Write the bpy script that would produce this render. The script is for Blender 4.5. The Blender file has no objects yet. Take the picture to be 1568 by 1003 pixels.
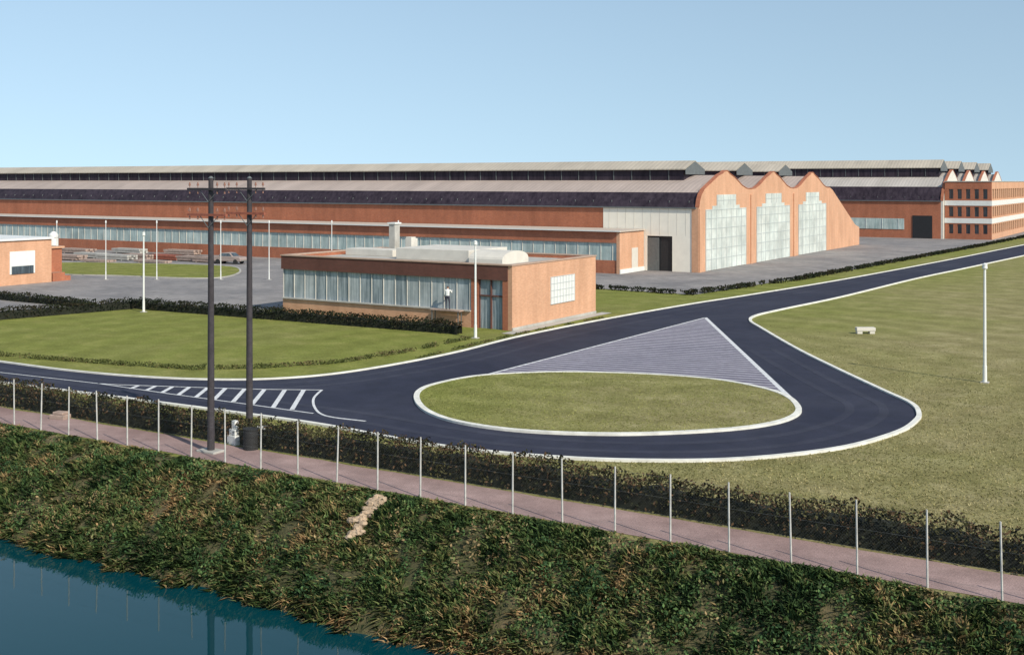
import bpy, math, random
import numpy as np
from mathutils import Vector, noise
random.seed(3); rng=np.random.default_rng(5)
scene=bpy.context.scene
# ---------------------------------------------------------------- survey
# World: x = along the canal / factory walls, y = away from the canal, metres.
F=1763.0; H=10.5; HY=278.0; CX=784.0
c_,s_=0.8516,0.5242
def G(px,py,z=0.0):
    """ground point measured from the photograph -> site coordinates (m)"""
    Y=F*(H-z)/(py-HY); X=(px-CX)/F*Y
    return (c_*X-s_*Y, s_*X+c_*Y)
# ---------------------------------------------------------------- helpers
def link(o,parent=None):
    scene.collection.objects.link(o)
    if parent: o.parent=parent
    return o
def empty(name):
    e=bpy.data.objects.new(name,None); e.empty_display_size=.5
    return link(e)
def mesh_obj(name,verts,faces,mat=None,parent=None,smooth=False):
    me=bpy.data.meshes.new(name); me.from_pydata([tuple(v) for v in verts],[],faces); me.update()
    if mat: me.materials.append(mat)
    if smooth:
        for p in me.polygons: p.use_smooth=True
    return link(bpy.data.objects.new(name,me),parent)
def boxes(name,lst,mat,parent=None,bevel=0):
    V=[];Fc=[]
    for (x0,x1,y0,y1,z0,z1) in lst:
        n=len(V)
        V+=[(x0,y0,z0),(x1,y0,z0),(x1,y1,z0),(x0,y1,z0),(x0,y0,z1),(x1,y0,z1),(x1,y1,z1),(x0,y1,z1)]
        Fc+=[(n,n+3,n+2,n+1),(n+4,n+5,n+6,n+7),(n,n+1,n+5,n+4),(n+1,n+2,n+6,n+5),(n+2,n+3,n+7,n+6),(n+3,n,n+4,n+7)]
    o=mesh_obj(name,V,Fc,mat,parent)
    if bevel:
        m=o.modifiers.new('bev','BEVEL'); m.width=bevel; m.segments=2
    return o
def extrude_x(name,prof,x0,x1,mat,parent=None,closed=False):
    """profile (y,z) swept along x as a sheet"""
    n=len(prof); V=[(x0,y,z) for y,z in prof]+[(x1,y,z) for y,z in prof]
    Fc=[(i,i+1,n+i+1,n+i) for i in range(n-1)]
    if closed:
        Fc.append((n-1,0,n,2*n-1)); Fc.append(tuple(range(n))[::-1]); Fc.append(tuple(range(n,2*n)))
    return mesh_obj(name,V,Fc,mat,parent)
def cyl(V,Fc,p0,p1,r0,r1,n=10,cap=True):
    p0=Vector(p0);p1=Vector(p1);d=(p1-p0).normalized()
    u=d.orthogonal().normalized();w=d.cross(u);b=len(V)
    for p,r in((p0,r0),(p1,r1)):
        for i in range(n):
            t=2*math.pi*i/n; V.append(tuple(p+u*(r*math.cos(t))+w*(r*math.sin(t))))
    for i in range(n):
        j=(i+1)%n; Fc.append((b+i,b+j,b+n+j,b+n+i))
    if cap:
        Fc.append(tuple(b+i for i in range(n))[::-1]); Fc.append(tuple(b+n+i for i in range(n)))
def cyls(name,lst,mat,parent=None,n=10):
    V=[];Fc=[]
    for a in lst: cyl(V,Fc,*a,n=n)
    return mesh_obj(name,V,Fc,mat,parent,smooth=False)
def cr(pts,n=10,closed=False):
    P=[np.array(p,float) for p in pts]; out=[]; m=len(P)
    rngi=range(m) if closed else range(m-1)
    for i in rngi:
        p1=P[i];p2=P[(i+1)%m]
        p0=P[(i-1)%m] if (closed or i>0) else 2*p1-p2
        p3=P[(i+2)%m] if (closed or i<m-2) else 2*p2-p1
        for k in range(n):
            t=k/n
            out.append(.5*((2*p1)+(-p0+p2)*t+(2*p0-5*p1+4*p2-p3)*t*t+(-p0+3*p1-3*p2+p3)*t**3))
    if not closed: out.append(P[-1])
    return [tuple(q) for q in out]
def sheet(name,poly,z,mat,parent=None):
    return mesh_obj(name,[(x,y,z) for x,y in poly],[tuple(range(len(poly)))],mat,parent)
def ribbon_geo(V,Fc,pts,w,z0,z1,closed=False):
    P=[np.array(p,float) for p in pts]; m=len(P); b=len(V)
    for i in range(m):
        a=P[(i-1)%m] if (closed or i>0) else P[i]; c=P[(i+1)%m] if (closed or i<m-1) else P[i]
        d=c-a; d/=max(np.linalg.norm(d),1e-6); nrm=np.array([-d[1],d[0]])*w/2
        l=P[i]+nrm;r=P[i]-nrm
        V+=[(l[0],l[1],z0),(l[0],l[1],z1),(r[0],r[1],z1),(r[0],r[1],z0)]
    for i in range(m if closed else m-1):
        A=b+4*i;B=b+4*((i+1)%m)
        Fc+=[(A,B,B+1,A+1),(A+1,B+1,B+2,A+2),(A+2,B+2,B+3,A+3)]
def ribbons(name,lst,mat,parent=None):
    V=[];Fc=[]
    for a in lst: ribbon_geo(V,Fc,*a)
    return mesh_obj(name,V,Fc,mat,parent)
def inside(poly,x,y):
    r=np.zeros(len(x),bool); n=len(poly)
    for i in range(n):
        x1,y1=poly[i];x2,y2=poly[(i+1)%n]
        if y1==y2: continue
        c=((y1>y)!=(y2>y))&(x<(x2-x1)*(y-y1)/(y2-y1)+x1); r^=c
    return r
# ---------------------------------------------------------------- materials
def newmat(name):
    m=bpy.data.materials.new(name); m.use_nodes=True; nt=m.node_tree
    return m,nt,nt.nodes['Principled BSDF']
def node(nt,t,**k):
    n=nt.nodes.new(t)
    for a,b in k.items(): setattr(n,a,b)
    return n
def noisetex(nt,scale,detail=4,rough=.6,vec=None):
    n=node(nt,'ShaderNodeTexNoise'); n.inputs['Scale'].default_value=scale
    n.inputs['Detail'].default_value=detail; n.inputs['Roughness'].default_value=rough
    if vec: nt.links.new(vec,n.inputs['Vector'])
    return n.outputs['Fac']
def ramp(nt,fac,stops):
    r=node(nt,'ShaderNodeValToRGB'); e=r.color_ramp.elements
    while len(e)<len(stops): e.new(.5)
    for i,(p,c) in enumerate(stops): e[i].position=p; e[i].color=(*c,1)
    nt.links.new(fac,r.inputs[0]); return r.outputs[0]
def mix(nt,fac,a,b,mode='MIX'):
    n=node(nt,'ShaderNodeMix',data_type='RGBA',blend_type=mode)
    for v,i in((fac,0),(a,6),(b,7)):
        if hasattr(v,'is_linked') or hasattr(v,'links'): nt.links.new(v,n.inputs[i])
        else: n.inputs[i].default_value=(v if i==0 else (*v,1))
    return n.outputs[2]
def pos(nt,scale=(1,1,1)):
    g=node(nt,'ShaderNodeNewGeometry'); m=node(nt,'ShaderNodeMapping'); m.inputs['Scale'].default_value=scale
    nt.links.new(g.outputs['Position'],m.inputs['Vector']); return m.outputs[0]
def bump(nt,bs,h,strength=.3,dist=.05):
    b=node(nt,'ShaderNodeBump'); b.inputs['Strength'].default_value=strength; b.inputs['Distance'].default_value=dist
    nt.links.new(h,b.inputs['Height']); nt.links.new(b.outputs[0],bs.inputs['Normal'])
def simple(name,col,rough=.7,var=.25,scale=3,fine=40,metal=0,b=.15):
    m,nt,bs=newmat(name); p=pos(nt)
    f1=noisetex(nt,scale,5,.6,p)
    c=ramp(nt,f1,[(.25,tuple(x*(1-var) for x in col)),(.75,tuple(min(1,x*(1+var)) for x in col))])
    nt.links.new(c,bs.inputs['Base Color']); bs.inputs['Roughness'].default_value=rough; bs.inputs['Metallic'].default_value=metal
    if b: bump(nt,bs,noisetex(nt,fine,3,.6,p),b,.02)
    return m
def brick(name,c1,c2,mortar,dirt=.25):
    m,nt,bs=newmat(name)
    g=node(nt,'ShaderNodeNewGeometry'); s=node(nt,'ShaderNodeSeparateXYZ'); nt.links.new(g.outputs['Position'],s.inputs[0])
    a=node(nt,'ShaderNodeMath',operation='ADD'); nt.links.new(s.outputs[0],a.inputs[0]); nt.links.new(s.outputs[1],a.inputs[1])
    cb=node(nt,'ShaderNodeCombineXYZ'); nt.links.new(a.outputs[0],cb.inputs[0]); nt.links.new(s.outputs[2],cb.inputs[1])
    bt=node(nt,'ShaderNodeTexBrick'); nt.links.new(cb.outputs[0],bt.inputs['Vector'])
    bt.inputs['Scale'].default_value=1; bt.inputs['Brick Width'].default_value=.24; bt.inputs['Row Height'].default_value=.075; bt.inputs['Mortar Size'].default_value=.008
    bt.inputs['Color1'].default_value=(*c1,1); bt.inputs['Color2'].default_value=(*c2,1); bt.inputs['Mortar'].default_value=(*mortar,1)
    f=noisetex(nt,.35,6,.65,pos(nt,(1,1,.6)))
    d=ramp(nt,f,[(.3,(1-dirt,)*3),(.65,(1.0,)*3)])
    st=noisetex(nt,1.2,4,.6,pos(nt,(1,1,.12)))
    d2=ramp(nt,st,[(.3,(.86,.84,.82)),(.6,(1,1,1))])
    c=mix(nt,1.0,bt.outputs['Color'],d,'MULTIPLY'); c=mix(nt,1.0,c,d2,'MULTIPLY')
    nt.links.new(c,bs.inputs['Base Color']); bs.inputs['Roughness'].default_value=.85
    return m
M={}
M['brick']=brick('brick_red',(.52,.155,.065),(.40,.11,.048),(.40,.24,.17))
M['brick_lt']=brick('brick_pale_lit',(.72,.38,.22),(.62,.31,.17),(.60,.42,.30),.15)  # paler brick; sunlight on the sun-facing walls is part of this colour
M['brick_dk']=brick('brick_brown',(.17,.055,.038),(.125,.04,.028),(.15,.09,.07))
M['white']=simple('white_paint',(.74,.74,.70),.5,.08,2)
M['kerb']=simple('kerb_white',(.72,.70,.63),.8,.22,1.5)
M['line']=simple('road_paint',(.64,.64,.64),.7,.28,6)
M['hatch']=simple('worn_hatch_paint',(.46,.45,.48),.7,.3,3)
M['conc']=simple('concrete',(.42,.40,.36),.85,.2,1.5)
M['dark']=simple('dark_interior',(.015,.015,.017),.6,.3)
M['steel']=simple('painted_steel',(.12,.13,.13),.5,.2)
M['wood']=simple('creosoted_wood',(.045,.038,.042),.8,.35,5)
M['rust']=simple('rusty_steel',(.33,.10,.06),.8,.3,5)
M['timber']=simple('timber',(.38,.28,.23),.8,.3,3)
M['ceram']=simple('ceramic',(.25,.12,.08),.25,.1)
M['rubber']=simple('rubber',(.02,.02,.02),.8,.1)
M['post']=simple('concrete_post',(.52,.50,.46),.8,.25,4)
M['wire']=simple('galvanised_wire',(.25,.25,.24),.5,.1,4,metal=.3,b=0)
def asphalt(name,c,worn,rough=.75):
    m,nt,bs=newmat(name); p=pos(nt)
    f=noisetex(nt,.16,5,.6,p); g=noisetex(nt,30,3,.7,p)
    w=noisetex(nt,.9,6,.65,pos(nt,(1,1,1)))
    c1=ramp(nt,f,[(.35,c),(.7,worn)])
    c2=ramp(nt,g,[(.3,(.7,)*3),(.7,(1.25,)*3)])
    c3=ramp(nt,w,[(.32,(.80,)*3),(.68,(1.16,)*3)])
    cc=mix(nt,1.,c1,c2,'MULTIPLY'); cc=mix(nt,1.,cc,c3,'MULTIPLY')
    nt.links.new(cc,bs.inputs['Base Color']); bs.inputs['Roughness'].default_value=rough
    bs.inputs['Specular IOR Level'].default_value=.25
    bump(nt,bs,g,.2,.01); return m
M['asph']=asphalt('asphalt',(.022,.023,.042),(.038,.039,.060))
M['tyre']=asphalt('asphalt_tyre_worn',(.030,.031,.050),(.050,.051,.072))
M['asph2']=asphalt('asphalt_pale',(.15,.135,.18),(.205,.185,.23))
M['yard']=asphalt('yard_surface',(.20,.19,.19),(.32,.295,.28),.85)
M['path']=asphalt('cinder_path',(.29,.195,.18),(.40,.285,.265),.9)
def grassmat():
    m,nt,bs=newmat('grass'); p=pos(nt)
    big=noisetex(nt,.05,5,.6,p); mid=noisetex(nt,.5,8,.75,p); fine=noisetex(nt,7,6,.8,p)
    c=ramp(nt,mid,[(.28,(.135,.150,.034)),(.5,(.195,.212,.050)),(.72,(.285,.275,.085))])
    dry=ramp(nt,mid,[(.28,(.175,.160,.062)),(.5,(.265,.235,.105)),(.72,(.385,.335,.18))])
    g=node(nt,'ShaderNodeNewGeometry'); s=node(nt,'ShaderNodeSeparateXYZ'); nt.links.new(g.outputs['Position'],s.inputs[0])
    mr=node(nt,'ShaderNodeMapRange'); mr.inputs[1].default_value=-36; mr.inputs[2].default_value=-12; nt.links.new(s.outputs[0],mr.inputs[0])
    ad=node(nt,'ShaderNodeMath',operation='MULTIPLY_ADD'); nt.links.new(big,ad.inputs[0]); ad.inputs[1].default_value=2.2; ad.inputs[2].default_value=-1.05
    ad2=node(nt,'ShaderNodeMath',operation='ADD',use_clamp=True); nt.links.new(mr.outputs[0],ad2.inputs[0]); nt.links.new(ad.outputs[0],ad2.inputs[1])
    c=mix(nt,ad2.outputs[0],c,dry)
    f=ramp(nt,fine,[(.3,(.60,)*3),(.7,(1.34,)*3)])
    c=mix(nt,1.,c,f,'MULTIPLY')
    wv=node(nt,'ShaderNodeTexWave',wave_type='RINGS',rings_direction='Z'); wv.inputs['Scale'].default_value=.09; wv.inputs['Distortion'].default_value=9; wv.inputs['Detail'].default_value=4; wv.inputs['Detail Scale'].default_value=.3
    mp=node(nt,'ShaderNodeMapping'); mp.inputs['Location'].default_value=(30,-60,0); nt.links.new(g.outputs['Position'],mp.inputs['Vector']); nt.links.new(mp.outputs[0],wv.inputs['Vector'])
    c=mix(nt,1.,c,ramp(nt,wv.outputs['Fac'],[(.2,(.94,.93,.93)),(.8,(1.04,)*3)]),'MULTIPLY')
    nt.links.new(c,bs.inputs['Base Color']); bs.inputs['Roughness'].default_value=.95; bs.inputs['Specular IOR Level'].default_value=.1
    bump(nt,bs,fine,.7,.06); return m
M['grass']=grassmat()
def soil():
    m,nt,bs=newmat('bank_soil'); p=pos(nt)
    f=noisetex(nt,1.2,6,.7,p)
    c=ramp(nt,f,[(.3,(.03,.035,.012)),(.5,(.08,.075,.03)),(.7,(.19,.14,.07))])
    nt.links.new(c,bs.inputs['Base Color']); bs.inputs['Roughness'].default_value=.95
    bump(nt,bs,noisetex(nt,8,4,.7,p),.8,.1); return m
M['soil']=soil()
def foliage(name,rough=.75):
    m,nt,bs=newmat(name); a=node(nt,'ShaderNodeAttribute',attribute_name='Col')
    nt.links.new(a.outputs['Color'],bs.inputs['Base Color']); bs.inputs['Roughness'].default_value=rough
    bs.inputs['Specular IOR Level'].default_value=.15
    return m
M['fol']=foliage('foliage')
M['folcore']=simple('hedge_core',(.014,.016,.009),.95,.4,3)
def roofmat(name,c,period=1.1):
    m,nt,bs=newmat(name); p=pos(nt)
    w=node(nt,'ShaderNodeTexWave',wave_type='BANDS',bands_direction='X'); w.inputs['Scale'].default_value=1/period*.314*2; w.inputs['Distortion'].default_value=0
    nt.links.new(p,w.inputs['Vector'])
    r=ramp(nt,w.outputs['Fac'],[(.0,(.80,)*3),(.12,(1,)*3)])
    f=noisetex(nt,.25,6,.7,pos(nt,(1,.35,.35))); r2=ramp(nt,f,[(.3,tuple(x*.78 for x in c)),(.7,tuple(min(1,x*1.14) for x in c))])
    cc=mix(nt,1.,r2,r,'MULTIPLY'); nt.links.new(cc,bs.inputs['Base Color']); bs.inputs['Roughness'].default_value=.8
    bump(nt,bs,w.outputs['Fac'],.3,.05); return m
M['roof']=roofmat('asbestos_sheet_roof',(.44,.355,.31),1.2)
M['roof2']=roofmat('lantern_roof',(.48,.42,.34),1.2)
M['roofblue']=roofmat('sheet_roof_pale',(.46,.42,.38),1.2)
def glassy(name,c1,c2,sx=1.0,rough=.15,spec=.5):
    m,nt,bs=newmat(name)
    f=noisetex(nt,1.0,4,.7,pos(nt,(sx*3,sx*3,.25))); f2=noisetex(nt,.3,4,.7,pos(nt))
    c=ramp(nt,f,[(.35,c1),(.65,c2)]); d=ramp(nt,f2,[(.3,(.65,)*3),(.7,(1.1,)*3)])
    c=mix(nt,1.,c,d,'MULTIPLY'); nt.links.new(c,bs.inputs['Base Color']); bs.inputs['Roughness'].default_value=rough
    bs.inputs['Specular IOR Level'].default_value=spec
    return m
M['glaz']=glassy('wired_glass_pale',(.32,.42,.41),(.58,.66,.62),1,.3,.4)
M['glazdk']=glassy('roof_glazing_dark',(.030,.022,.032),(.065,.050,.064),.6,.5,.1)
M['curtain']=glassy('curtained_window',(.15,.20,.23),(.50,.55,.56),1.6,.25,.4)
M['curtain2']=glassy('curtain_drawn',(.32,.38,.40),(.60,.63,.62),2.5,.25,.4)
M['glassdk']=glassy('window_glass_dark',(.03,.04,.05),(.10,.13,.15),1)
M['cladding']=simple('pale_cladding',(.62,.58,.51),.7,.10,1.2)
M['doorpaint']=glassy('door_glazing_pale',(.58,.64,.60),(.74,.76,.70),.5,.4,.3)
M['doorrail']=simple('door_rail',(.44,.47,.46),.6,.1)
def water():
    m,nt,bs=newmat('canal_water')
    bs.inputs['Base Color'].default_value=(.001,.040,.052,1); bs.inputs['Roughness'].default_value=.02; bs.inputs['IOR'].default_value=1.33
    bump(nt,bs,noisetex(nt,1.3,4,.55,pos(nt,(.5,1.2,1))),.05,.03); return m
M['water']=water()
# ---------------------------------------------------------------- ground with canal
def zprof(b):
    pts=[(-1e5,0),(0,0),(4,-2.2),(8,-4.2),(20,-4.2),(24.6,-3.3),(26,-2.55),(28,-1.35),(29.6,-.35),(30.7,0),(1e5,0)]
    for (b0,z0),(b1,z1) in zip(pts,pts[1:]):
        if b<=b1: return z0+(z1-z0)*(b-b0)/(b1-b0)
def gz(a,b):
    z=zprof(b)
    if 1<b<30.9:
        k=min(1,(30.9-b)/1.2)
        z+=k*(.36*noise.noise(Vector((a*.35,b*.5,1)))+.26*noise.noise(Vector((a*1.1,b*1.1,7))))
    return z
A=np.concatenate([[-3000,-1200,-500,-250,-150,-110],np.arange(-90,32,.5),[45,70,120,300,900,3000]])
B=np.concatenate([[-3000,-500,-60,-5,0,2,4,6,8,14,20,22,23.5],np.arange(24.4,31.2,.3),[32,40,60,90,150,300,700,3500]])
V=[(a,b,gz(a,b)) for b in B for a in A]; nA=len(A)
Fc=[(j*nA+i,j*nA+i+1,(j+1)*nA+i+1,(j+1)*nA+i) for j in range(len(B)-1) for i in range(nA-1)]
g=mesh_obj('ground',V,Fc,M['grass']); g.data.materials.append(M['soil'])
for p in g.data.polygons:
    if 0<p.center[1]<30.75: p.material_index=1; p.use_smooth=True
mesh_obj('canal_water',[(-2000,1,-2.5),(2000,1,-2.5),(2000,29,-2.5),(-2000,29,-2.5)],[(0,1,2,3)],M['water'])
pe=[(x,31.0+.14*noise.noise(Vector((x*.5,1,0)))) for x in np.arange(-110,30,.6)]; pn=[(x,33.15+.14*noise.noise(Vector((x*.5,9,0)))) for x in np.arange(-110,30,.6)]
sheet('footpath',[(-400,31)]+pe+[(200,31),(200,33.1)]+pn[::-1]+[(-400,33.1)],.012,M['path'])
# ---------------------------------------------------------------- yard and roads
yard=[(-400,52),(-81,52),(-78.5,65.6),(-66,66.8),(-66,83),(-52,100.5),(-41.5,99.5),(-37.5,136),(-33.3,197),(-31,260),(-31,330),(-400,330)]
sheet('factory_yard',yard,.012,M['yard'])
Npx=[(0,555),(100,568),(200,577),(300,582),(400,582),(500,575),(600,560),(700,540),(800,515),(930,489),(1060,466),(1150,452),(1300,427),(1450,399),(1530,383)]
Spx=[(0,587),(150,606),(320,628),(480,650),(600,672),(700,688),(800,698),(900,704.5),(1000,707),(1100,706),(1200,699),(1300,685),(1375,663),(1402,646),(1407,634),(1395,619),(1350,598),(1280,565),(1220,535),(1165,503),(1149,492),(1158,484),(1200,474),(1290,455),(1400,428),(1480,411),(1568,392)]
N=[(-400,41.3)]+cr([G(*p) for p in Npx],8)+[(-27,215),(-18,450)]
S=[(-400,37.1)]+cr([G(*p) for p in Spx],8)+[(-21,215),(-12,450)]
road_poly=N+S[::-1]
sheet('road',road_poly,.02,M['asph'])
islpx=[(638,612),(648,597),(685,586),(735,577.5),(800,573.5),(870,572),(985,575),(1100,584),(1190,603),(1222,626),(1208,643),(1150,656),(1050,664),(930,667),(800,662),(705,649),(655,632)]
isl=cr([G(*p) for p in islpx],8,True)
def offs(pts,d):
    P=np.array(pts); o=[]
    for i in range(len(P)):
        t=P[min(i+1,len(P)-1)]-P[max(i-1,0)]; t/=np.linalg.norm(t); o.append((P[i][0]-t[1]*d,P[i][1]+t[0]*d))
    return o
trk=[(offs(cr([G(*p) for p in Spx[:19]],5),d),.42,.0,.0245) for d in (1.5,3.0)]
trk+=[(offs(cr([G(*p) for p in Npx],5),-d),.42,.0,.0240) for d in (1.3,2.7)]
ribbons('tyre_worn_tracks',trk,M['tyre'])
apex=G(1080,487); L1=G(735,577); R1=G(1205,607)
sheet('hatched_pavement',[apex,L1,G(900,600),R1],.027,M['asph2'])
V=[];Fc=[]
n=42
for i in range(1,n):
    t=i/n
    l=(apex[0]+(L1[0]-apex[0])*t,apex[1]+(L1[1]-apex[1])*t); r=(apex[0]+(R1[0]-apex[0])*t,apex[1]+(R1[1]-apex[1])*t)
    ribbon_geo(V,Fc,[l,r],.17,.03,.034)
mesh_obj('hatch_stripes',V,Fc,M['hatch'])
V=[];Fc=[]
ribbon_geo(V,Fc,[apex,L1],.13,.03,.038)
ribbon_geo(V,Fc,[apex,G(1212,612)],.26,.03,.038)
for p,q in [((465,598),(447,628)),((436,598),(418,625)),((405,597),(386,620)),((375,596),(357,616)),((345,595.5),(328,612.5)),((318,594.5),(300,609)),((290,593.5),(273,605.5)),((264,593),(248,602)),((238,592),(223,599)),((212,591),(200,596))]:
    ribbon_geo(V,Fc,[G(*p),G(*q)],.22,.03,.034)
ribbon_geo(V,Fc,[G(150,588),G(180,590),G(300,594),G(400,597),G(493,598)],.09,.03,.038)
ribbon_geo(V,Fc,[G(150,588),G(260,604),G(380,620),G(480,634)],.09,.03,.038)
ribbon_geo(V,Fc,cr([G(493,598),G(486,604),G(480,612),G(481,623),G(490,634),G(510,640),G(560,646)],6),.12,.03,.042)
ribbon_geo(V,Fc,[(-200,39.4),G(0,571),G(80,580),G(150,588)],.09,.03,.034)
mesh_obj('road_markings',V,Fc,M['line'])
ribbons('kerb',[(N,.16,0,.10)],M['kerb'])
ribbons('kerb',[(S,.22,0,.10)],M['kerb'])
ti=empty('traffic_island')
sheet('island_lawn',isl,.10,M['grass'],ti)
ribbons('island_kerb',[(isl,.28,0,.12,True)],M['kerb'],ti)
plot=cr([G(*p) for p in [(78,404),(200,404),(340,408),(368,415),(350,424),(300,427),(180,423),(80,419)]],5,True)
pl=empty('yard_lawn'); sheet('lawn',plot,.09,M['grass'],pl); ribbons('lawn_kerb',[(plot,.22,0,.11,True)],M['conc'],pl)
sheet('pavement',[(-42.3,67.3),(-41.4,67.3),(-41.4,82.5),(-42.3,82.5)],.016,M['conc'])
# ---------------------------------------------------------------- vegetation
def leafmesh(name,P,size,cols,parent=None,tri=False):
    n=len(P)
    u=rng.normal(size=(n,3)); u/=np.linalg.norm(u,axis=1)[:,None]
    w=rng.normal(size=(n,3)); w-=u*(u*w).sum(1)[:,None]; w/=np.linalg.norm(w,axis=1)[:,None]
    s=(size*rng.uniform(.6,1.3,n))[:,None]
    Vv=np.stack([P-u*s,P+w*s*.55,P+u*s,P-w*s*.55],1).reshape(-1,3)
    me=bpy.data.meshes.new(name); me.vertices.add(4*n); me.vertices.foreach_set('co',Vv.ravel())
    me.loops.add(4*n); me.loops.foreach_set('vertex_index',np.arange(4*n)); me.polygons.add(n)
    me.polygons.foreach_set('loop_start',np.arange(0,4*n,4)); me.update(calc_edges=True)
    at=me.color_attributes.new('Col','FLOAT_COLOR','POINT')
    C=np.repeat(np.c_[cols,np.ones(n)],4,0); at.data.foreach_set('color',C.ravel())
    me.materials.append(M['fol']); return link(bpy.data.objects.new(name,me),parent)
def blademesh(name,P,h,lean,w,cols,parent=None,root=.45):
    n=len(P); ang=rng.uniform(0,2*np.pi,n); side=np.c_[np.cos(ang),np.sin(ang),np.zeros(n)]*w[:,None]/2
    tip=P+lean+np.c_[np.zeros(n),np.zeros(n),h]
    mid=P+lean*.3+np.c_[np.zeros(n),np.zeros(n),h*.6]
    Vv=np.stack([P-side*.7,P+side*.7,mid+side,tip,mid-side],1).reshape(-1,3)
    me=bpy.data.meshes.new(name); me.vertices.add(5*n); me.vertices.foreach_set('co',Vv.ravel())
    me.loops.add(5*n); me.loops.foreach_set('vertex_index',np.arange(5*n)); me.polygons.add(n)
    me.polygons.foreach_set('loop_start',np.arange(0,5*n,5)); me.update(calc_edges=True)
    at=me.color_attributes.new('Col','FLOAT_COLOR','POINT')
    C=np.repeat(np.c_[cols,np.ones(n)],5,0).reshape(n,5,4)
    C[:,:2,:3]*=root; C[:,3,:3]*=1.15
    at.data.foreach_set('color',C.ravel()); me.materials.append(M['fol'])
    return link(bpy.data.objects.new(name,me),parent)
def hedge(path,w,h,dens,leaf,palette,name='hedge',gap=0):
    root=empty(name); P=[]; V=[];Fc=[]
    for (x0,y0),(x1,y1) in zip(path,path[1:]):
        L=math.hypot(x1-x0,y1-y0); n=int(dens*L); dx,dy=(x1-x0)/L,(y1-y0)/L
        t=rng.uniform(0,L,n); s=rng.beta(.6,.6,n)*w-w/2; z=rng.beta(1.3,.75,n)
        x=x0+dx*t-dy*s; y=y0+dy*t+dx*s
        hh=np.array([h*(1+.3*noise.noise(Vector((a*.9,b*.9,3)))+.2*noise.noise(Vector((a*3,b*3,9)))) for a,b in zip(x,y)])
        k=np.ones(n,bool)
        if gap: k=np.array([noise.noise(Vector((a*.8,b*.8,5)))>-gap for a,b in zip(x,y)])
        P.append(np.c_[x,y,z*hh][k])
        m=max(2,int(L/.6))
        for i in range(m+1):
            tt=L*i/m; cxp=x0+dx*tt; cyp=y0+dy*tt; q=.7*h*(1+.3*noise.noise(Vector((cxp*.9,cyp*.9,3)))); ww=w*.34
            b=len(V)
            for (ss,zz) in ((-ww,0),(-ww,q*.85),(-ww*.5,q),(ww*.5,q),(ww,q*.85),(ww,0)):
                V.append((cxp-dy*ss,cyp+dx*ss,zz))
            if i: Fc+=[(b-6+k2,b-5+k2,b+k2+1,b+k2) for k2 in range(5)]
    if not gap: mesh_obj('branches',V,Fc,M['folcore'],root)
    P=np.concatenate(P); f=np.array([noise.noise(Vector((p[0]*.7,p[1]*.7,p[2]*2))) for p in P])+rng.normal(0,.22,len(P))
    pal=np.array(palette); idx=np.clip(((f+.6)/1.2*len(pal)).astype(int),0,len(pal)-1)
    cols=pal[idx]*rng.uniform(.6,1.3,len(P))[:,None]
    leafmesh('leaves',P,leaf,cols,root); return root
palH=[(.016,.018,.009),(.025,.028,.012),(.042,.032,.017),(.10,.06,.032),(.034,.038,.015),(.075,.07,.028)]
palD=[(.012,.018,.009),(.018,.024,.011),(.025,.03,.013),(.03,.026,.014)]
palL=[(.07,.085,.024),(.11,.125,.038),(.14,.14,.05),(.14,.11,.05)]
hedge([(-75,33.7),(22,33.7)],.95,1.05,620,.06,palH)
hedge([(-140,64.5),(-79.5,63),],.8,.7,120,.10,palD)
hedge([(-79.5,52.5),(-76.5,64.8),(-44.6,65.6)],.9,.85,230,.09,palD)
hedge([(-150,44.2)]+[G(*p) for p in [(0,545),(200,560),(300,566),(400,564),(520,556),(620,540),(715,520)]],.4,.22,140,.07,palL,gap=.25)
hedge([(-53,100.2),(-41.8,99.2),(-38.2,120),(-36.2,150),(-33.0,197),(-31,240)],.7,.42,100,.12,palD,gap=.2)  # low hedge; its first stretch also stands in for the yard's dark shade strip
hedge([G(640,549),G(790,513),G(925,487)],.35,.12,90,.06,palL,gap=.1)
def nz(x,y,z=0): return noise.noise(Vector((x,y,z)))
n=230000
a=rng.uniform(-75,22,n); b=25.5+rng.beta(1.1,1.0,n)*5.45
cl=np.array([nz(x*.9,y*.9,2)+.6*nz(x*2.6,y*2.6,4) for x,y in zip(a,b)])
keep=(cl+rng.normal(0,.25,n))>-.25
a=a[keep];b=b[keep];cl=cl[keep]
z=np.array([gz(x,y) for x,y in zip(a,b)]); k2=z>-2.62; a=a[k2];b=b[k2];z=z[k2];cl=cl[k2];n=len(a)
sp=np.array([1.0*nz(x*.25,y*.4,11)+.7*nz(x*1.3,y*1.3,13)+.4*nz(x*4,y*4,17) for x,y in zip(a,b)])+rng.normal(0,.20,n)
edge=np.clip((-1.75-z)/.7,0,1)
sp2=sp-.10+edge*.9*rng.uniform(0,1,n)
pal=np.array([(.034,.062,.022),(.052,.092,.028),(.082,.122,.037),(.125,.15,.05),(.18,.17,.068),(.28,.20,.09),(.36,.23,.11)])
idx=np.clip(((sp2+.62)/1.35*len(pal)).astype(int),0,len(pal)-1)
cols=pal[idx]*rng.uniform(.6,1.45,n)[:,None]
h=(.07+.22*np.clip(cl+.35,0,1))*rng.uniform(.4,1.5,n)+edge*.10
h*=np.clip((31.2-b)/1.0,.3,1)
lean=np.c_[rng.normal(0,.12,n),rng.normal(0,.12,n)-.09-edge*.30*rng.uniform(0,1,n),-edge*.30*rng.uniform(0,1,n)]
bv=empty('bank_vegetation')
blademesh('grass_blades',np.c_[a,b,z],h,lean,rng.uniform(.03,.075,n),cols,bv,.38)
m=130000; a=rng.uniform(-75,22,m); b=26.2+rng.beta(1.1,1.1,m)*4.5
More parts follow.
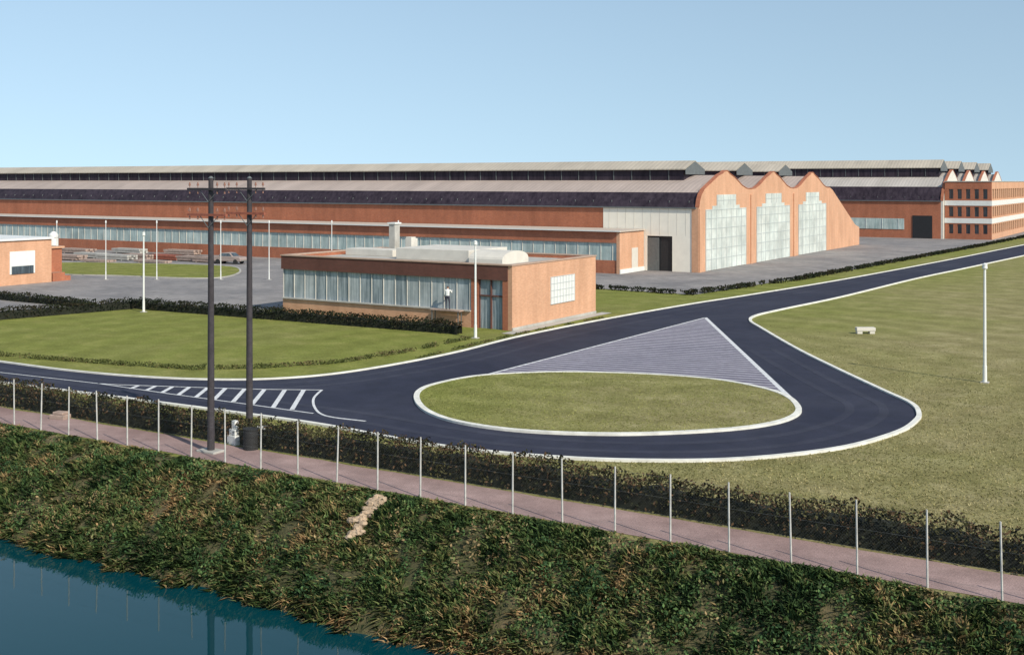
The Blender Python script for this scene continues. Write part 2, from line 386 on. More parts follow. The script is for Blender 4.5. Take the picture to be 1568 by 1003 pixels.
cl=np.array([nz(x*.7,y*.9,21)+.6*nz(x*2.2,y*2.2,24) for x,y in zip(a,b)]); k=cl>-.02; a=a[k];b=b[k];cl=cl[k]; m=len(a)
z=np.array([gz(x,y) for x,y in zip(a,b)]); zz=np.maximum(z,-2.5)+rng.uniform(0,1,m)**.6*(.10+.75*np.clip(cl,0,.7))*np.clip((31-b)/1.2,.3,1)
pal=np.array([(.025,.054,.020),(.040,.080,.027),(.065,.115,.037),(.105,.145,.05),(.16,.15,.065),(.24,.17,.085)])
f=np.array([nz(x*.5,y*.5,31)+.5*nz(x*2.5,y*2.5,33) for x,y in zip(a,b)])+rng.normal(-.06,.22,m)
idx=np.clip(((f+.6)/1.25*len(pal)).astype(int),0,len(pal)-1)
leafmesh('weeds',np.c_[a,b,zz],.055,pal[idx]*rng.uniform(.6,1.5,m)[:,None],bv)
n=170000; a=rng.uniform(-40,24,n); b=34.4+rng.beta(.9,2.2,n)*48
k=~inside(road_poly,a,b)|inside(isl,a,b)
X=c_*a+s_*b; Yd=-s_*a+c_*b
k&=(X/Yd<.5)&(X/Yd>-.5)
a=a[k];b=b[k];n=len(a); zi=np.where(inside(isl,a,b),.10,0.)
f=np.array([nz(x*.5,y*.5,41)+.5*nz(x*2,y*2,43) for x,y in zip(a,b)])+rng.normal(0,.25,n)
pal=np.array([(.15,.15,.055),(.22,.205,.08),(.29,.255,.11),(.38,.33,.17)]); palg=np.array([(.16,.175,.042),(.205,.22,.055),(.25,.26,.07),(.31,.30,.10)])
idx=np.clip(((f+.5)*len(pal)).astype(int),0,len(pal)-1)
cc=np.where((zi>0)[:,None],palg[idx],pal[idx])
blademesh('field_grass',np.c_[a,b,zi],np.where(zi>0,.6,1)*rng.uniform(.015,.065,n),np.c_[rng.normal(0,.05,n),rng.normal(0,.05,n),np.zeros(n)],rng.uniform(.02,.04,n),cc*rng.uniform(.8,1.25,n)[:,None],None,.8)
def on_bank(px,py):
    zz=.3
    while zz>-3:
        x,y=G(px,py,zz)
        if zz<=gz(x,y)+.15: return (x,y)
        zz-=.02
    return G(px,py,-2)
V=[];Fc=[]
root=empty('eroded_gully')
pts=[Vector((*on_bank(*p),0)) for p in [(583,760),(572,776),(560,792),(549,808),(540,824)]]
for i in range(60):
    t=random.random()**1.1*(len(pts)-1.001); k=int(t); q=pts[k].lerp(pts[k+1],t-k)
    q.x+=random.gauss(0,.13); q.y+=random.gauss(0,.08); r=random.uniform(.07,.19)
    q.z=gz(q.x,q.y)+.14
    bI=len(V)
    for la in range(5):
        for lo in range(7):
            ph=math.pi*la/4; th=2*math.pi*lo/7; rr=r*random.uniform(.7,1.2)
            V.append((q.x+rr*math.sin(ph)*math.cos(th)*1.3,q.y+rr*math.sin(ph)*math.sin(th),q.z+rr*.7*math.cos(ph)))
    for la in range(4):
        for lo in range(7):
            Fc.append((bI+la*7+lo,bI+la*7+(lo+1)%7,bI+(la+1)*7+(lo+1)%7,bI+(la+1)*7+lo))
mesh_obj('stones',V,Fc,simple('sandy_clod',(.46,.34,.23),.95,.4,3),root)
# ---------------------------------------------------------------- fence
root=empty('perimeter_fence'); V=[];Fc=[]; tops=[]
x=-4.66+1.8*8
while x>-90:
    dx=random.gauss(0,.03); dy=random.gauss(0,.03)
    cyl(V,Fc,(x,31,gz(x,31)-.1),(x+dx,31+dy,1.98+random.gauss(0,.025)),.032,.026,6); tops.append((x+dx,31+dy)); x-=1.8
mesh_obj('posts',V,Fc,M['post'],root)
V=[];Fc=[]
for zz in (.25,.75,1.25,1.85):
    for p,q in zip(tops,tops[1:]): cyl(V,Fc,(p[0],p[1],zz),(q[0],q[1],zz),.002,.002,4,False)
mesh_obj('wires',V,Fc,M['wire'],root)
V=[];Fc=[]; hgt=1.6
for x0 in np.arange(-60,10,.09):
    for d in (-1,1):
        bI=len(V); w=.0008
        V+=[(x0-w,31,.15),(x0+w,31,.15),(x0+d*hgt+w,31,.15+hgt),(x0+d*hgt-w,31,.15+hgt)]; Fc.append((bI,bI+1,bI+2,bI+3))
mesh_obj('chain_link',V,Fc,M['wire'],root)
# ---------------------------------------------------------------- utility poles
def utility_pole(px,py):
    x,y=G(px,py); r=empty('utility_pole'); r.location=(x,y,0)
    cyls('shaft',[((0,0,-.3),(0,0,10.62),.145,.095)],M['wood'],r,14)
    ins=[]
    for zz in (10.2,9.2):
        boxes('cross_arm',[(-1.15,.95,-.16,-.08,zz-.045,zz+.045)],M['rust'] if zz<10 else M['wood'],r)
        for xx in (-1.05,-.6,.45,.85):
            ins+=[((xx,-.11,zz+.05),(xx,-.11,zz+.16),.012,.012),((xx,-.11,zz+.13),(xx,-.11,zz+.20),.05,.04),((xx,-.11,zz+.20),(xx,-.11,zz+.27),.04,.02)]
            ins+=[((xx,-.11,zz-.05),(xx,-.11,zz-.18),.02,.035)]
        cyls('brace',[((-.5,-.1,zz-.04),(0,-.14,zz-.5),.015,.015),((.5,-.1,zz-.04),(0,-.14,zz-.5),.015,.015)],M['steel'],r,6)
    cyls('insulators',ins,M['ceram'],r,8)
    cyls('cap',[((0,0,10.62),(0,0,10.70),.11,.04)],M['steel'],r,10)
    boxes('ground_collar',[(-.5,.45,-.3,.3,-.1,.09)],M['conc'],r,.03)
    return r,(x,y)
r1,p1=utility_pole(323,692); r2,p2=utility_pole(382,673)
def blocks(px,py,lst,name='concrete_block',mat='white'):
    x,y=G(px,py); o=boxes(name,lst,M[mat],None,.03); o.location=(x,y,0); o.rotation_euler=(0,0,random.uniform(-.3,.3)); return o
blocks(360,680,[(-.28,.28,-.2,.2,0,.38),(-.2,.22,-.16,.16,.38,.62),(-.12,.12,-.1,.1,.62,.95)])
blocks(402,683,[(-.3,.25,-.2,.2,0,.3),(-.18,.2,-.15,.15,.3,.8)])
x,y=G(384,688); d=empty('metal_drum'); d.location=(x,y,0)
cyls('barrel',[((0,0,0),(0,0,.8),.29,.29),((0,0,.26),(0,0,.3),.31,.31),((0,0,.52),(0,0,.56),.31,.31),((0,0,.78),(0,0,.83),.31,.31)],M['rubber'],d,20)
blocks(92,641,[(-.4,.4,-.25,.25,0,.2),(-.25,.3,-.2,.2,.2,.32)],'stone_slab','timber')
def bench(px,py,w=1.3):
    x,y=G(px,py); o=boxes('concrete_bench',[(-w/2,w/2,-.24,.24,.2,.44),(-w/2+.04,-w/2+.4,-.2,.2,0,.2),(w/2-.4,w/2-.04,-.2,.2,0,.2)],M['cladding'],None,.02)
    o.location=(x,y,0); o.rotation_euler=(0,0,math.radians(32)); return o
bench(1325,511)
# ---------------------------------------------------------------- lamp posts
def lamp(px=None,py=None,xy=None,h=6.3,r=.075):
    x,y=xy if xy else G(px,py); e=empty('lamp_post'); e.location=(x,y,0)
    cyls('column',[((0,0,0),(0,0,.9),r*1.3,r*1.2),((0,0,.9),(0,0,h),r,r*.7)],M['white'],e,12)
    cyls('lantern',[((0,0,h),(0,0,h+.06),r*.8,r*1.6),((0,0,h+.06),(0,0,h+.26),r*1.6,r*1.4),((0,0,h+.26),(0,0,h+.34),r*1.7,r*.4)],M['white'],e,12)
    boxes('base_plate',[(-.2,.2,-.2,.2,0,.05)],M['conc'],e)
lamp(1508,586,h=5.9,r=.085); lamp(728,518,h=6.2,r=.085); lamp(220,478,h=6.1,r=.08)
for px in (610,508,412,338,240,162,87):
    Yd=123.; X=(px-CX)/F*Yd; lamp(xy=(c_*X-s_*Yd,s_*X+c_*Yd),h=6.0,r=.05)
# ---------------------------------------------------------------- brick office (near)
o=empty('brick_office')
x0,x1,y0,y1=-64.,-42.4,68.9,81.6
boxes('side_wall',[(x1-.35,x1,y0+.0,y1,0,4.55)],M['brick_lt'],o)
boxes('rear_walls',[(x0,x1-.35,y1-.35,y1,0,4.55),(x0,x0+.35,y0+.3,y1-.35,0,4.55)],M['brick'],o)
boxes('front_plinth',[(x0,-45.9,y0+.05,y0+.4,0,1.15)],M['brick_lt'],o)
boxes('front_pier',[(-43.2,x1-.35,y0+.002,y0+.4,0,3.5),(-45.9,-45.3,y0+.05,y0+.4,0,3.5)],M['brick'],o)
boxes('fascia',[(x0-.1,x1-.35,y0-.05,y0+.4,3.5,4.55)],M['brick_dk'],o)
boxes('window_sill',[(x0,-45.9,y0-.1,y0+.3,1.15,1.24)],M['conc'],o)
bays=list(np.arange(x0,-45.95,1.12))
A1=[];A2=[]
for i,x in enumerate(bays):
    xe_=min(x+1.12,-45.9); (A2 if random.random()<.45 else A1).append((x,xe_,y0+.14,y0+.2,1.24,3.5))
boxes('window_glazing',A1,M['curtain'],o); boxes('window_curtains',A2,M['curtain2'],o)
boxes('window_mullions',[(x,x+.04,y0+.09,y0+.14,1.24,3.5) for x in bays],M['cladding'],o)
boxes('glass_door',[(-45.3,-43.2,y0+.25,y0+.3,0,3.5)],M['curtain'],o)
boxes('door_frame',[(x,x+.09,y0+.12,y0+.25,.0,3.5) for x in (-45.3,-44.3,-43.29)]+[(-45.2,-43.3,y0+.13,y0+.24,2.3,2.4)],M['brick_dk'],o)
boxes('roof_slab',[(x0+.35,x1-.35,y0+.4,y1-.35,4.1,4.3)],M['conc'],o)
boxes('coping',[(x0-.16,x1+.06,y0-.11,y0+.42,4.55,4.64),(x1-.38,x1+.06,y0+.42,y1+.05,4.55,4.64),(x0-.16,x1-.38,y1-.38,y1+.05,4.55,4.64),(x0-.16,x0+.38,y0+.42,y1-.38,4.55,4.64)],simple('coping',(.45,.31,.23),.8,.15),o)
boxes('side_window',[(x1,x1+.05,74.3,78.0,1.35,3.4)],M['white'],o)
boxes('side_window_bars',[(x1+.05,x1+.075,y,y+.04,1.35,3.4) for y in np.arange(74.3,78,.46)]+[(x1+.05,x1+.072,74.34,77.9,z,z+.04) for z in (1.35,1.85,2.35,2.85,3.36)],M['doorrail'],o)
boxes('base_course',[(x1,x1+.06,y0,y1,0,.2)],M['conc'],o)
boxes('roof_plant_room',[(-56.2,-49.2,73.6,79.2,4.3,5.2)],M['cladding'],o,.04)
pr=[(74.6-1.9*math.cos(t),4.3+.35+.6*math.sin(t)) for t in np.linspace(0,math.pi,12)]
extrude_x('barrel_rooflight',[(72.7,4.3)]+pr+[(76.5,4.3)],-48.6,-45.6,M['cladding'],o,True)
boxes('chimney',[(-60.0,-59.4,77.6,78.3,4.3,6.9)],M['conc'],o); boxes('chimney_cap',[(-60.1,-59.3,77.5,78.4,6.9,7.02)],M['white'],o)
boxes('vents',[(-58.6,-57.8,78,78.7,4.3,5.7),(-57.5,-56.9,76.6,77.2,4.3,5.9),(-63,-58,75.5,77.5,4.3,4.85)],M['cladding'],o,.03)
# ---------------------------------------------------------------- gatehouse at left
o=empty('brick_gatehouse')
boxes('walls',[(-120,-104,62,77.2,0,4.5)],M['brick_lt'],o)
boxes('roof_edge',[(-120.2,-103.8,61.8,77.4,4.5,4.7)],M['white'],o)
boxes('window_panel',[(-104,-103.94,72.3,75.2,1.1,3.4)],M['white'],o)
boxes('window',[(-103.94,-103.9,72.5,75.0,1.1,1.9),(-104,-103.95,66,70,1.2,3.2)],M['glassdk'],o)
boxes('rear_wing',[(-112,-105.5,77.2,79.6,0,3.4)],M['brick'],o); boxes('wing_roof',[(-112.2,-105.3,77.41,79.8,3.4,3.6)],M['brick_lt'],o)
boxes('steps',[(-105.5,-104.2,77.5,79.0,0,.9),(-105.5,-104.2,79,79.7,0,.5)],M['brick'],o)
o=empty('water_tank'); o.location=(*G(82,402),0)
cyls('tank',[((0,0,0),(0,0,3.6),.6,.6),((0,0,3.6),(0,0,4.0),.6,.2)],M['white'],o,20)
cyls('bands',[((0,0,z),(0,0,z+.1),.64,.64) for z in (.1,1.6,3.2)],M['conc'],o,20)
# ---------------------------------------------------------------- factory halls
def hall(xe,yb,nb,eave,valley,peak,lant,xl,first,period=17.3,roofm='roof',lsb=4.,name='factory_hall'):
    o=empty(name)
    dz=peak-valley
    for i in range(nb):
        a0=yb+i*period; mid=a0+period/2
        if i==0:
            p=[(a0,eave),(a0+.5,eave+.75),(a0+1.3,valley-.1)]
            extrude_x('side_glazing',p,xl,xe,M['glazdk'],o)
            boxes('gutter',[(xl,xe+.1,a0-.25,a0,eave-.12,eave+.04)],M['steel'],o)
            boxes('glazing_bars',[(x,x+.06,a0+.35,a0+.5,eave+.5,eave+.8) for x in np.arange(-180,xe,2.5)],M['steel'],o)
            extrude_x('roof_slope',[p[2],(a0+4.,valley+.42*dz),(mid,peak-.1)],xl,xe,M[roofm],o)
        else: extrude_x('roof_slope',[(a0,valley),(a0+2,valley+.1),(mid,peak-.1)],xl,xe,M[roofm],o)
        extrude_x('roof_slope',[(mid,peak-.1),(a0+period-2,valley+.1),(a0+period,valley)],xl,xe,M[roofm],o)
        xs=xe-lsb; w=2.9
        zb=peak-.75; zt=peak+(lant-peak)*.35
        boxes('lantern_glazing',[(xl,xs,mid-w+.2,mid+w-.2,zb-.2,zt)],M['glazdk'],o)
        boxes('lantern_bars',[(x,x+.08,mid-w+.12,mid-w+.2,zb,zt) for x in np.arange(-200,xs,2.5)],M['steel'],o)
        extrude_x('lantern_roof',[(mid-w-.15,zt-.05),(mid-w-.15,zt+.08),(mid-.3,lant),(mid+.3,lant),(mid+w+.15,zt+.08),(mid+w+.15,zt-.05)],xl,xs+.3,M['roof2'],o,True)
        extrude_x('lantern_end',[(mid-w-.1,zt-.6),(mid-w-.1,zt+.02),(mid,lant-.1),(mid+w+.1,zt+.02),(mid+w+.1,zt-.6)],xs+.31,xs+.4,M['steel'],o,True)
        gp=[(a0,0)]
        if i==0: gp+=[(a0,eave),(a0+.25,eave+.75),(a0+.7,eave+1.45),(a0+1.6,valley+.25),(a0+3.9,valley+.25+dz*.4),(a0+6.2,valley+.3+dz*.78)]
        else: gp+=[(a0,valley+.2),(a0+1.6,valley+.3),(a0+3.2,valley+.2+dz*.25),(a0+5.8,valley+.3+dz*.68)]
        gp+=[(mid-1.1,peak+.12),(mid-.5,peak+.36),(mid,peak+.42),(mid+.5,peak+.34),(mid+1.1,peak+.08),(a0+period-5.8,valley+.3+dz*.66),(a0+period-3.2,valley+.2+dz*.22),(a0+period-1.6,valley+.28),(a0+period,valley+.2),(a0+period,0)]
        extrude_x('gable_wall',gp,xe,xe+.4,first['gable'],o,True)
        ed=gp[1:-1]; V=[];Fc=[]
        for (ya,za),(yc,zc) in zip(ed,ed[1:]):
            bI=len(V); V+=[(xe-.06,ya,za+.02),(xe+.46,ya,za+.02),(xe+.46,yc,zc+.02),(xe-.06,yc,zc+.02),(xe-.06,ya,za+.10),(xe+.46,ya,za+.10),(xe+.46,yc,zc+.10),(xe-.06,yc,zc+.10)]
            Fc+=[(bI,bI+3,bI+2,bI+1),(bI+4,bI+5,bI+6,bI+7),(bI+1,bI+2,bI+6,bI+5),(bI,bI+4,bI+7,bI+3)]
        mesh_obj('gable_coping',V,Fc,M['brick'],o)
        if first.get('doors'):
            X=xe+.4; dl=[(X,X+.06,mid-6.7,mid+6.6,.05,7.2),(X,X+.06,mid-4.6,mid+4.4,7.2,7.6),(X,X+.06,mid-3.2,mid+3.1,7.6,8.9)]
            boxes('sliding_door',dl,M['doorpaint'],o)
            bars=[(X+.06,X+.10,y,y+.08,.05,7.2) for y in np.arange(mid-6.7,mid+6.6,1.66)]+[(X+.06,X+.098,mid-6.6,mid+6.5,z,z+.06) for z in (1.3,2.5,3.7,4.9,6.1,7.1)]
            bars+=[(X+.06,X+.10,y,y+.07,7.65,8.9) for y in (mid-3.2,mid-1.1,mid+1.0,mid+3.0)]+[(X+.06,X+.098,mid-3.1,mid+3,8.2,8.26)]
            boxes('door_rails',bars,M['doorrail'],o)
            boxes('pier',[(X,X+.16,a0-.35,a0+.35,0,valley-.5)] if i else [(X,X+.12,a0,a0+.5,0,eave-.1)],first['gable'],o)
    return o
h1=hall(-51.5,124,3,7.45,9.3,11.35,13.05,-420,{'gable':M['brick_lt'],'doors':True})
boxes('side_wall',[(-420,-63.4,124,124.35,0,7.4)],M['brick'],h1)
boxes('white_side_wall',[(-63.4,-57.6,123.98,124.35,0,7.4),(-54.4,-51.5,123.98,124.35,0,7.4),(-57.6,-54.4,123.98,124.35,4.1,7.4)],simple('white_render',(.84,.79,.68),.8,.06,1),h1)
boxes('wall_sheets_joints',[(x,x+.03,123.96,123.98,4.2,7.35) for x in np.arange(-62.6,-51.6,1.1)],M['cladding'],h1)
boxes('doorway_dark',[(-57.6,-54.4,124.2,124.3,0,4.1)],M['dark'],h1)
boxes('door_leaf',[(-57.6,-56.1,124.02,124.1,0,3.9)],M['steel'],h1)
boxes('corner_pier',[(-51.95,-51.1,123.9,123.98,0,7.4)],M['brick_lt'],h1)
boxes('far_walls',[(-420,-52,175.9,176.2,0,9.2),(-420.3,-420,124,176,0,9.2)],M['brick'],h1)
extrude_x('lean_to_gable',[(175.95,0),(175.95,9.6),(177.5,9.2),(190.5,3.4),(193,2.9),(193,0)],-51.5,-51.1,M['brick_lt'],h1,True)
extrude_x('lean_to_roof',[(176,9.1),(193.3,2.7)],-160,-51.5,M['roof'],h1)
boxes('lean_to_wall',[(-160,-51.5,192.8,193,0,2.8)],M['brick'],h1)
h2=hall(-43.5,220,4,6.9,9.6,12.2,14.6,-420,{'gable':M['cladding']},roofm='roofblue',lsb=1.5)
boxes('side_wall',[(-420,-43.5,220,220.3,0,6.85)],M['brick'],h2)
boxes('strip_window',[(-420,-50,219.93,219.998,1.6,3.6)],M['glaz'],h2)
boxes('strip_window_bars',[(x,x+.06,219.86,219.93,1.6,3.6) for x in np.arange(-120,-50,3)],M['white'],h2)
boxes('doorway',[(-48.5,-45,219.9,219.99,0,4.2)],M['dark'],h2)
o=empty('factory_annex')
boxes('end_wall',[(-58.4,-58,117.5,123.9,0,4.75)],M['brick_lt'],o)
boxes('lower_wall',[(-420,-58.4,117.6,117.9,0,1.5)],M['brick'],o)
boxes('fascia',[(-420,-58.4,117.5,117.9,3.5,4.75)],M['brick'],o)
boxes('strip_window',[(-420,-58.4,117.68,117.8,1.5,3.5)],M['glaz'],o)
boxes('window_bars',[(x,x+.05,117.62,117.68,1.5,3.5) for x in np.arange(-260,-58.5,1.5)],M['cladding'],o)
boxes('roof',[(-420.2,-57.8,117.3,123.9,4.75,4.9)],simple('roof_felt',(.50,.42,.35),.8,.15),o)
boxes('gutter',[(-420,-57.8,117.1,117.3,4.78,4.88)],M['white'],o)
boxes('end_wall_base',[(-58,-57.9,117.5,123.9,0,.5)],M['white'],o)
boxes('end_door',[(-58,-57.94,120.6,122.2,0.5,2.8)],M['cladding'],o)
# ---------------------------------------------------------------- far office block
o=empty('office_building')
X0,X1,Y0,Y1,Z=-43.,-35.,221.,300.,10.4
boxes('core',[(X0+.3,X1-.3,Y0+.3,Y1,0,Z-.2)],M['glassdk'],o)
lv=[(0,1.0),(2.7,4.1),(5.9,7.3),(9.1,Z)]
boxes('front_bands',[(X0,X1,Y0,Y0+.3,a,b) for a,b in lv],M['brick'],o)
boxes('side_bands',[(X1-.3,X1,Y0+.3,Y1,a,b) for a,b in lv],M['brick_lt'],o)
fp=[(x,x+.7,Y0+.02,Y0+.3,a,b) for x in np.arange(X0,X1,1.46) for a,b in((1.0,2.7),(4.1,5.9),(7.3,9.1))]
boxes('front_piers',fp,M['brick'],o)
sp_=[(X1-.3,X1-.02,y,y+.8,a,b) for y in np.arange(Y0+.3,Y1,2.4) for a,b in((1.0,2.7),(4.1,5.9),(7.3,9.1))]
boxes('side_piers',sp_,M['brick_lt'],o)
boxes('string_courses',[(X0-.05,X1+.05,Y0-.05,Y0,z,z+.9) for z in (2.9,6.1)]+[(X1,X1+.05,Y0,Y1,z,z+.9) for z in (2.9,6.1)],M['white'],o)
boxes('parapet',[(X0-.1,X1+.1,Y0-.1,Y1,Z,Z+.15)],M['conc'],o)
boxes('far_wing',[(-35,60,300,320,0,7.5)],M['brick_lt'],o)
boxes('far_wing_windows',[(x,x+1.6,299.93,299.99,z,z+1.5) for x in np.arange(-33,58,3) for z in (1.2,4.4)],M['glassdk'],o)
# ---------------------------------------------------------------- stacks and vehicles in yard
def stack(px,py,L,W,hh,mat):
    x,y=G(px,py); lst=[]
    for k in range(int(hh/.3)):
        for j in range(int(W/.36)):
            d=random.uniform(-.25,.25); lst.append((-L/2+d,L/2+d,-W/2+j*.36,-W/2+j*.36+.3,.12+k*.32,.12+k*.32+.26))
    lst+=[(-L/3,-L/3+.15,-W/2,W/2,0,.12),(L/3,L/3+.15,-W/2,W/2,0,.12)]
    s=boxes('timber_stack' if mat!='rust' else 'steel_beam_stack',lst,M[mat]); s.location=(x,y,0.012); s.rotation_euler=(0,0,random.uniform(-.06,.06))
for px,py,L,W,hh,mt in [(105,398,6,2,.7,'timber'),(140,395,5,2,.7,'conc'),(178,398,6,2,.6,'conc'),(215,397,5,2,.7,'timber'),(255,398,6,2,.7,'rust'),(292,400,5,2,.6,'timber'),(150,402,5,1.5,.35,'timber'),(235,403,6,1.5,.35,'timber'),(322,402,5,2,.6,'timber'),(120,388,6,2,.6,'timber'),(200,388,6,2,.6,'conc'),(280,390,6,2,.6,'timber')]:
    stack(px,py,L,W,hh,mt)
def car(px,py,rot,col):
    x,y=G(px,py); e=empty('parked_car'); e.location=(x,y,.012); e.rotation_euler=(0,0,rot)
    pm=simple('car_paint',col,.4,.05,b=0)
    prof=[(-2.05,.35),(-2.1,.75),(-1.95,.92),(-1.35,.98),(-.9,1.38),(-.1,1.45),(.45,1.4),(.95,.98),(1.85,.88),(2.1,.65),(2.08,.35)]
    V=[];Fc=[];n=len(prof)
    for s,k in((-.78,1),(.78,1)):
        for (a,z) in prof: V.append((a,s*(1 if z<1.1 else .82),z))
    Fc+=[tuple(range(n)),tuple(range(n,2*n))[::-1]]+[(i,(i+1)%n,n+(i+1)%n,n+i)[::-1] for i in range(n)]
    b=mesh_obj('body',V,Fc,pm,e); m=b.modifiers.new('b','BEVEL'); m.width=.06; m.segments=2
    gl=M['glassdk']
    for s in(-1,1):
        ya=.795*s;yb=.69*s
        mesh_obj('side_window',[(-1.15,ya,1.0),(.75,ya,1.0),(.38,yb,1.34),(-.82,yb,1.34)],[(0,1,2,3)],gl,e)
    mesh_obj('windscreen',[(.97,-.68,1.0),(.97,.68,1.0),(.5,.56,1.37),(.5,-.56,1.37)],[(0,1,2,3)],gl,e)
    cyls('wheels',[((a,s*.62,.31),(a,s*.80,.31),.31,.31) for a in(-1.3,1.3) for s in(-1,1)],M['rubber'],e,16)
    boxes('bumpers',[(-2.2,-2.08,-.72,.72,.38,.5),(2.08,2.2,-.72,.72,.38,.5)],M['wire'],e)
car(352,404,.2,(.34,.27,.24)); car(1292,374,1.5,(.03,.03,.035))
# ---------------------------------------------------------------- person on the window ledge
def person(x,y,z0,rot):
    e=empty('person'); e.location=(x,y,z0); e.rotation_euler=(0,0,rot)
    P={'pel':(0,0,.93),'wa':(0,0,1.05),'ch':(0,.02,1.30),'nk':(0,.03,1.47),'hd':(0,.05,1.58),'ht':(0,.05,1.70),
       'lh':(-.10,0,.88),'lk':(-.11,.03,.49),'la':(-.11,-.02,.09),'lt':(-.12,.14,.03),'rh':(.10,0,.88),'rk':(.12,.05,.49),'ra':(.13,-.01,.09),'rt':(.14,.15,.03),
       'ls':(-.19,.02,1.40),'le':(-.25,.05,1.12),'lw':(-.24,.16,.88),'rs':(.19,.02,1.40),'re':(.27,.14,1.20),'rw':(.24,.34,1.30)}
    R={'pel':.145,'wa':.13,'ch':.155,'nk':.06,'hd':.095,'ht':.085,'lh':.095,'lk':.065,'la':.045,'lt':.04,'rh':.095,'rk':.065,'ra':.045,'rt':.04,'ls':.07,'le':.048,'lw':.03,'rs':.07,'re':.048,'rw':.03}
    E=[('pel','wa'),('wa','ch'),('ch','nk'),('nk','hd'),('hd','ht'),('pel','lh'),('lh','lk'),('lk','la'),('la','lt'),('pel','rh'),('rh','rk'),('rk','ra'),('ra','rt'),('ch','ls'),('ls','le'),('le','lw'),('ch','rs'),('rs','re'),('re','rw')]
    for s,w,d in(('l',P['lw'],Vector((0,.25,-1))),('r',P['rw'],Vector((-.1,.7,.5)))):
        d.normalize(); w=Vector(w); pm=w+d*.07; P[s+'p']=tuple(pm); R[s+'p']=.03; E.append((s+'w',s+'p'))
        for i,(off,l) in enumerate(((-.03,.07),(-.01,.085),(.012,.08),(.03,.065))):
            q=pm+Vector((off,0,0))+d*l; P[s+'f%d'%i]=tuple(q); R[s+'f%d'%i]=.009; E.append((s+'p',s+'f%d'%i))
        q=w+d*.06+Vector((-.05 if s=='r' else .05,.01,0)); P[s+'th']=tuple(q); R[s+'th']=.011; E.append((s+'w',s+'th'))
    ks=list(P); me=bpy.data.meshes.new('body'); me.from_pydata([P[k] for k in ks],[(ks.index(a),ks.index(b)) for a,b in E],[])
    ob=link(bpy.data.objects.new('body',me),e); md=ob.modifiers.new('skin','SKIN'); md.use_smooth_shade=True
    for i,k in enumerate(ks): me.skin_vertices[0].data[i].radius=(R[k],R[k]*.85)
    me.skin_vertices[0].data[0].use_root=True
    sm=ob.modifiers.new('s','SUBSURF'); sm.levels=1; sm.render_levels=2
    m,nt,bs=newmat('clothing'); tc=node(nt,'ShaderNodeTexCoord'); s=node(nt,'ShaderNodeSeparateXYZ'); nt.links.new(tc.outputs['Object'],s.inputs[0])
    dv=node(nt,'ShaderNodeMath',operation='DIVIDE'); nt.links.new(s.outputs[2],dv.inputs[0]); dv.inputs[1].default_value=1.8
    r=node(nt,'ShaderNodeValToRGB'); r.color_ramp.interpolation='CONSTANT'; nt.links.new(dv.outputs[0],r.inputs[0])
    el=r.color_ramp.elements; el[0].position=0; el[0].color=(.02,.02,.02,1); el[1].position=.05; el[1].color=(.04,.04,.06,1)
    for p_,cc in((.56,(.75,.75,.72)),(.83,(.40,.22,.15)),(.895,(.03,.02,.015))):
        q=el.new(p_); q.color=(*cc,1)
    nt.links.new(r.outputs[0],bs.inputs['Base Color']); me.materials.append(m)
    mesh_obj('nose',[(-.012,.125,1.60),(.012,.125,1.60),(0,.155,1.595),(0,.125,1.64)],[(0,1,2),(0,2,3),(1,3,2)],simple('skin',(.45,.25,.17),.6,.05),e)
person(-47.6,68.45,1.24,.4)
wp=empty('work_platform')
boxes('deck',[(-49,-46.4,68.2,68.75,1.16,1.24)],M['timber'],wp)
boxes('legs',[(-48.9,-48.84,68.25,68.31,0,1.16),(-46.6,-46.54,68.25,68.31,0,1.16),(-48.9,-48.84,68.65,68.71,0,1.16),(-46.6,-46.54,68.65,68.71,0,1.16)],M['steel'],wp)
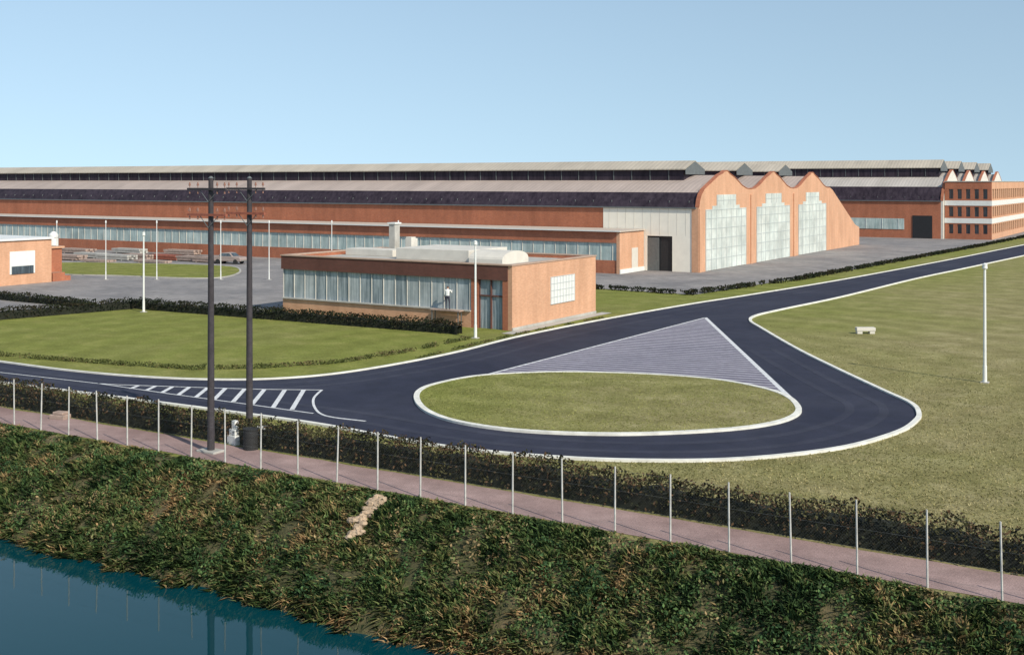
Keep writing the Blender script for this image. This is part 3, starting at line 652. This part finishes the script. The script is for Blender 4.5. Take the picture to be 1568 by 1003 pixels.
# ---------------------------------------------------------------- light, sky, camera
S_=Vector((.945,-.33,0)).normalized(); el=math.radians(37)
sd=Vector((S_.x*math.cos(el),S_.y*math.cos(el),math.sin(el)))
sl=bpy.data.lights.new('sun','SUN'); sl.energy=4.5; sl.angle=math.radians(.5); sl.color=(1,.93,.80)
so=link(bpy.data.objects.new('sun',sl)); so.rotation_euler=(-sd).to_track_quat('-Z','Y').to_euler()
w=bpy.data.worlds.new('World'); scene.world=w; w.use_nodes=True; nt=w.node_tree
sky=nt.nodes.new('ShaderNodeTexSky'); sky.sky_type='NISHITA'; sky.sun_disc=False; sky.sun_elevation=el; sky.sun_rotation=math.atan2(sd.x,sd.y)
sky.air_density=1.0; sky.dust_density=.2; sky.ozone_density=1.5
tc=nt.nodes.new('ShaderNodeTexCoord'); sx=nt.nodes.new('ShaderNodeSeparateXYZ'); nt.links.new(tc.outputs['Generated'],sx.inputs[0])
ma=nt.nodes.new('ShaderNodeMath'); ma.operation='MULTIPLY_ADD'; ma.inputs[1].default_value=.55; ma.inputs[2].default_value=.20; nt.links.new(sx.outputs[2],ma.inputs[0])
cx=nt.nodes.new('ShaderNodeCombineXYZ'); nt.links.new(sx.outputs[0],cx.inputs[0]); nt.links.new(sx.outputs[1],cx.inputs[1]); nt.links.new(ma.outputs[0],cx.inputs[2])
nm=nt.nodes.new('ShaderNodeVectorMath'); nm.operation='NORMALIZE'; nt.links.new(cx.outputs[0],nm.inputs[0]); nt.links.new(nm.outputs[0],sky.inputs[0])
bg=nt.nodes['Background']; bg.inputs['Strength'].default_value=.15
mx=nt.nodes.new('ShaderNodeMix'); mx.data_type='RGBA'; mx.blend_type='MULTIPLY'; mx.inputs[0].default_value=1; mx.inputs[7].default_value=(1.33,1.22,1.03,1)
nt.links.new(sky.outputs[0],mx.inputs[6]); nt.links.new(mx.outputs[2],bg.inputs['Color'])
cam=bpy.data.cameras.new('camera'); co=link(bpy.data.objects.new('camera',cam)); scene.camera=co
cam.sensor_width=36; cam.lens=36*F/1568; cam.shift_y=-(501.5-HY)/1568; cam.clip_end=8000; cam.clip_start=.5
co.location=(0,0,H); co.rotation_euler=(math.radians(90),0,math.atan2(s_,c_))
scene.view_settings.view_transform='Standard'; scene.view_settings.look='None'; scene.view_settings.exposure=0
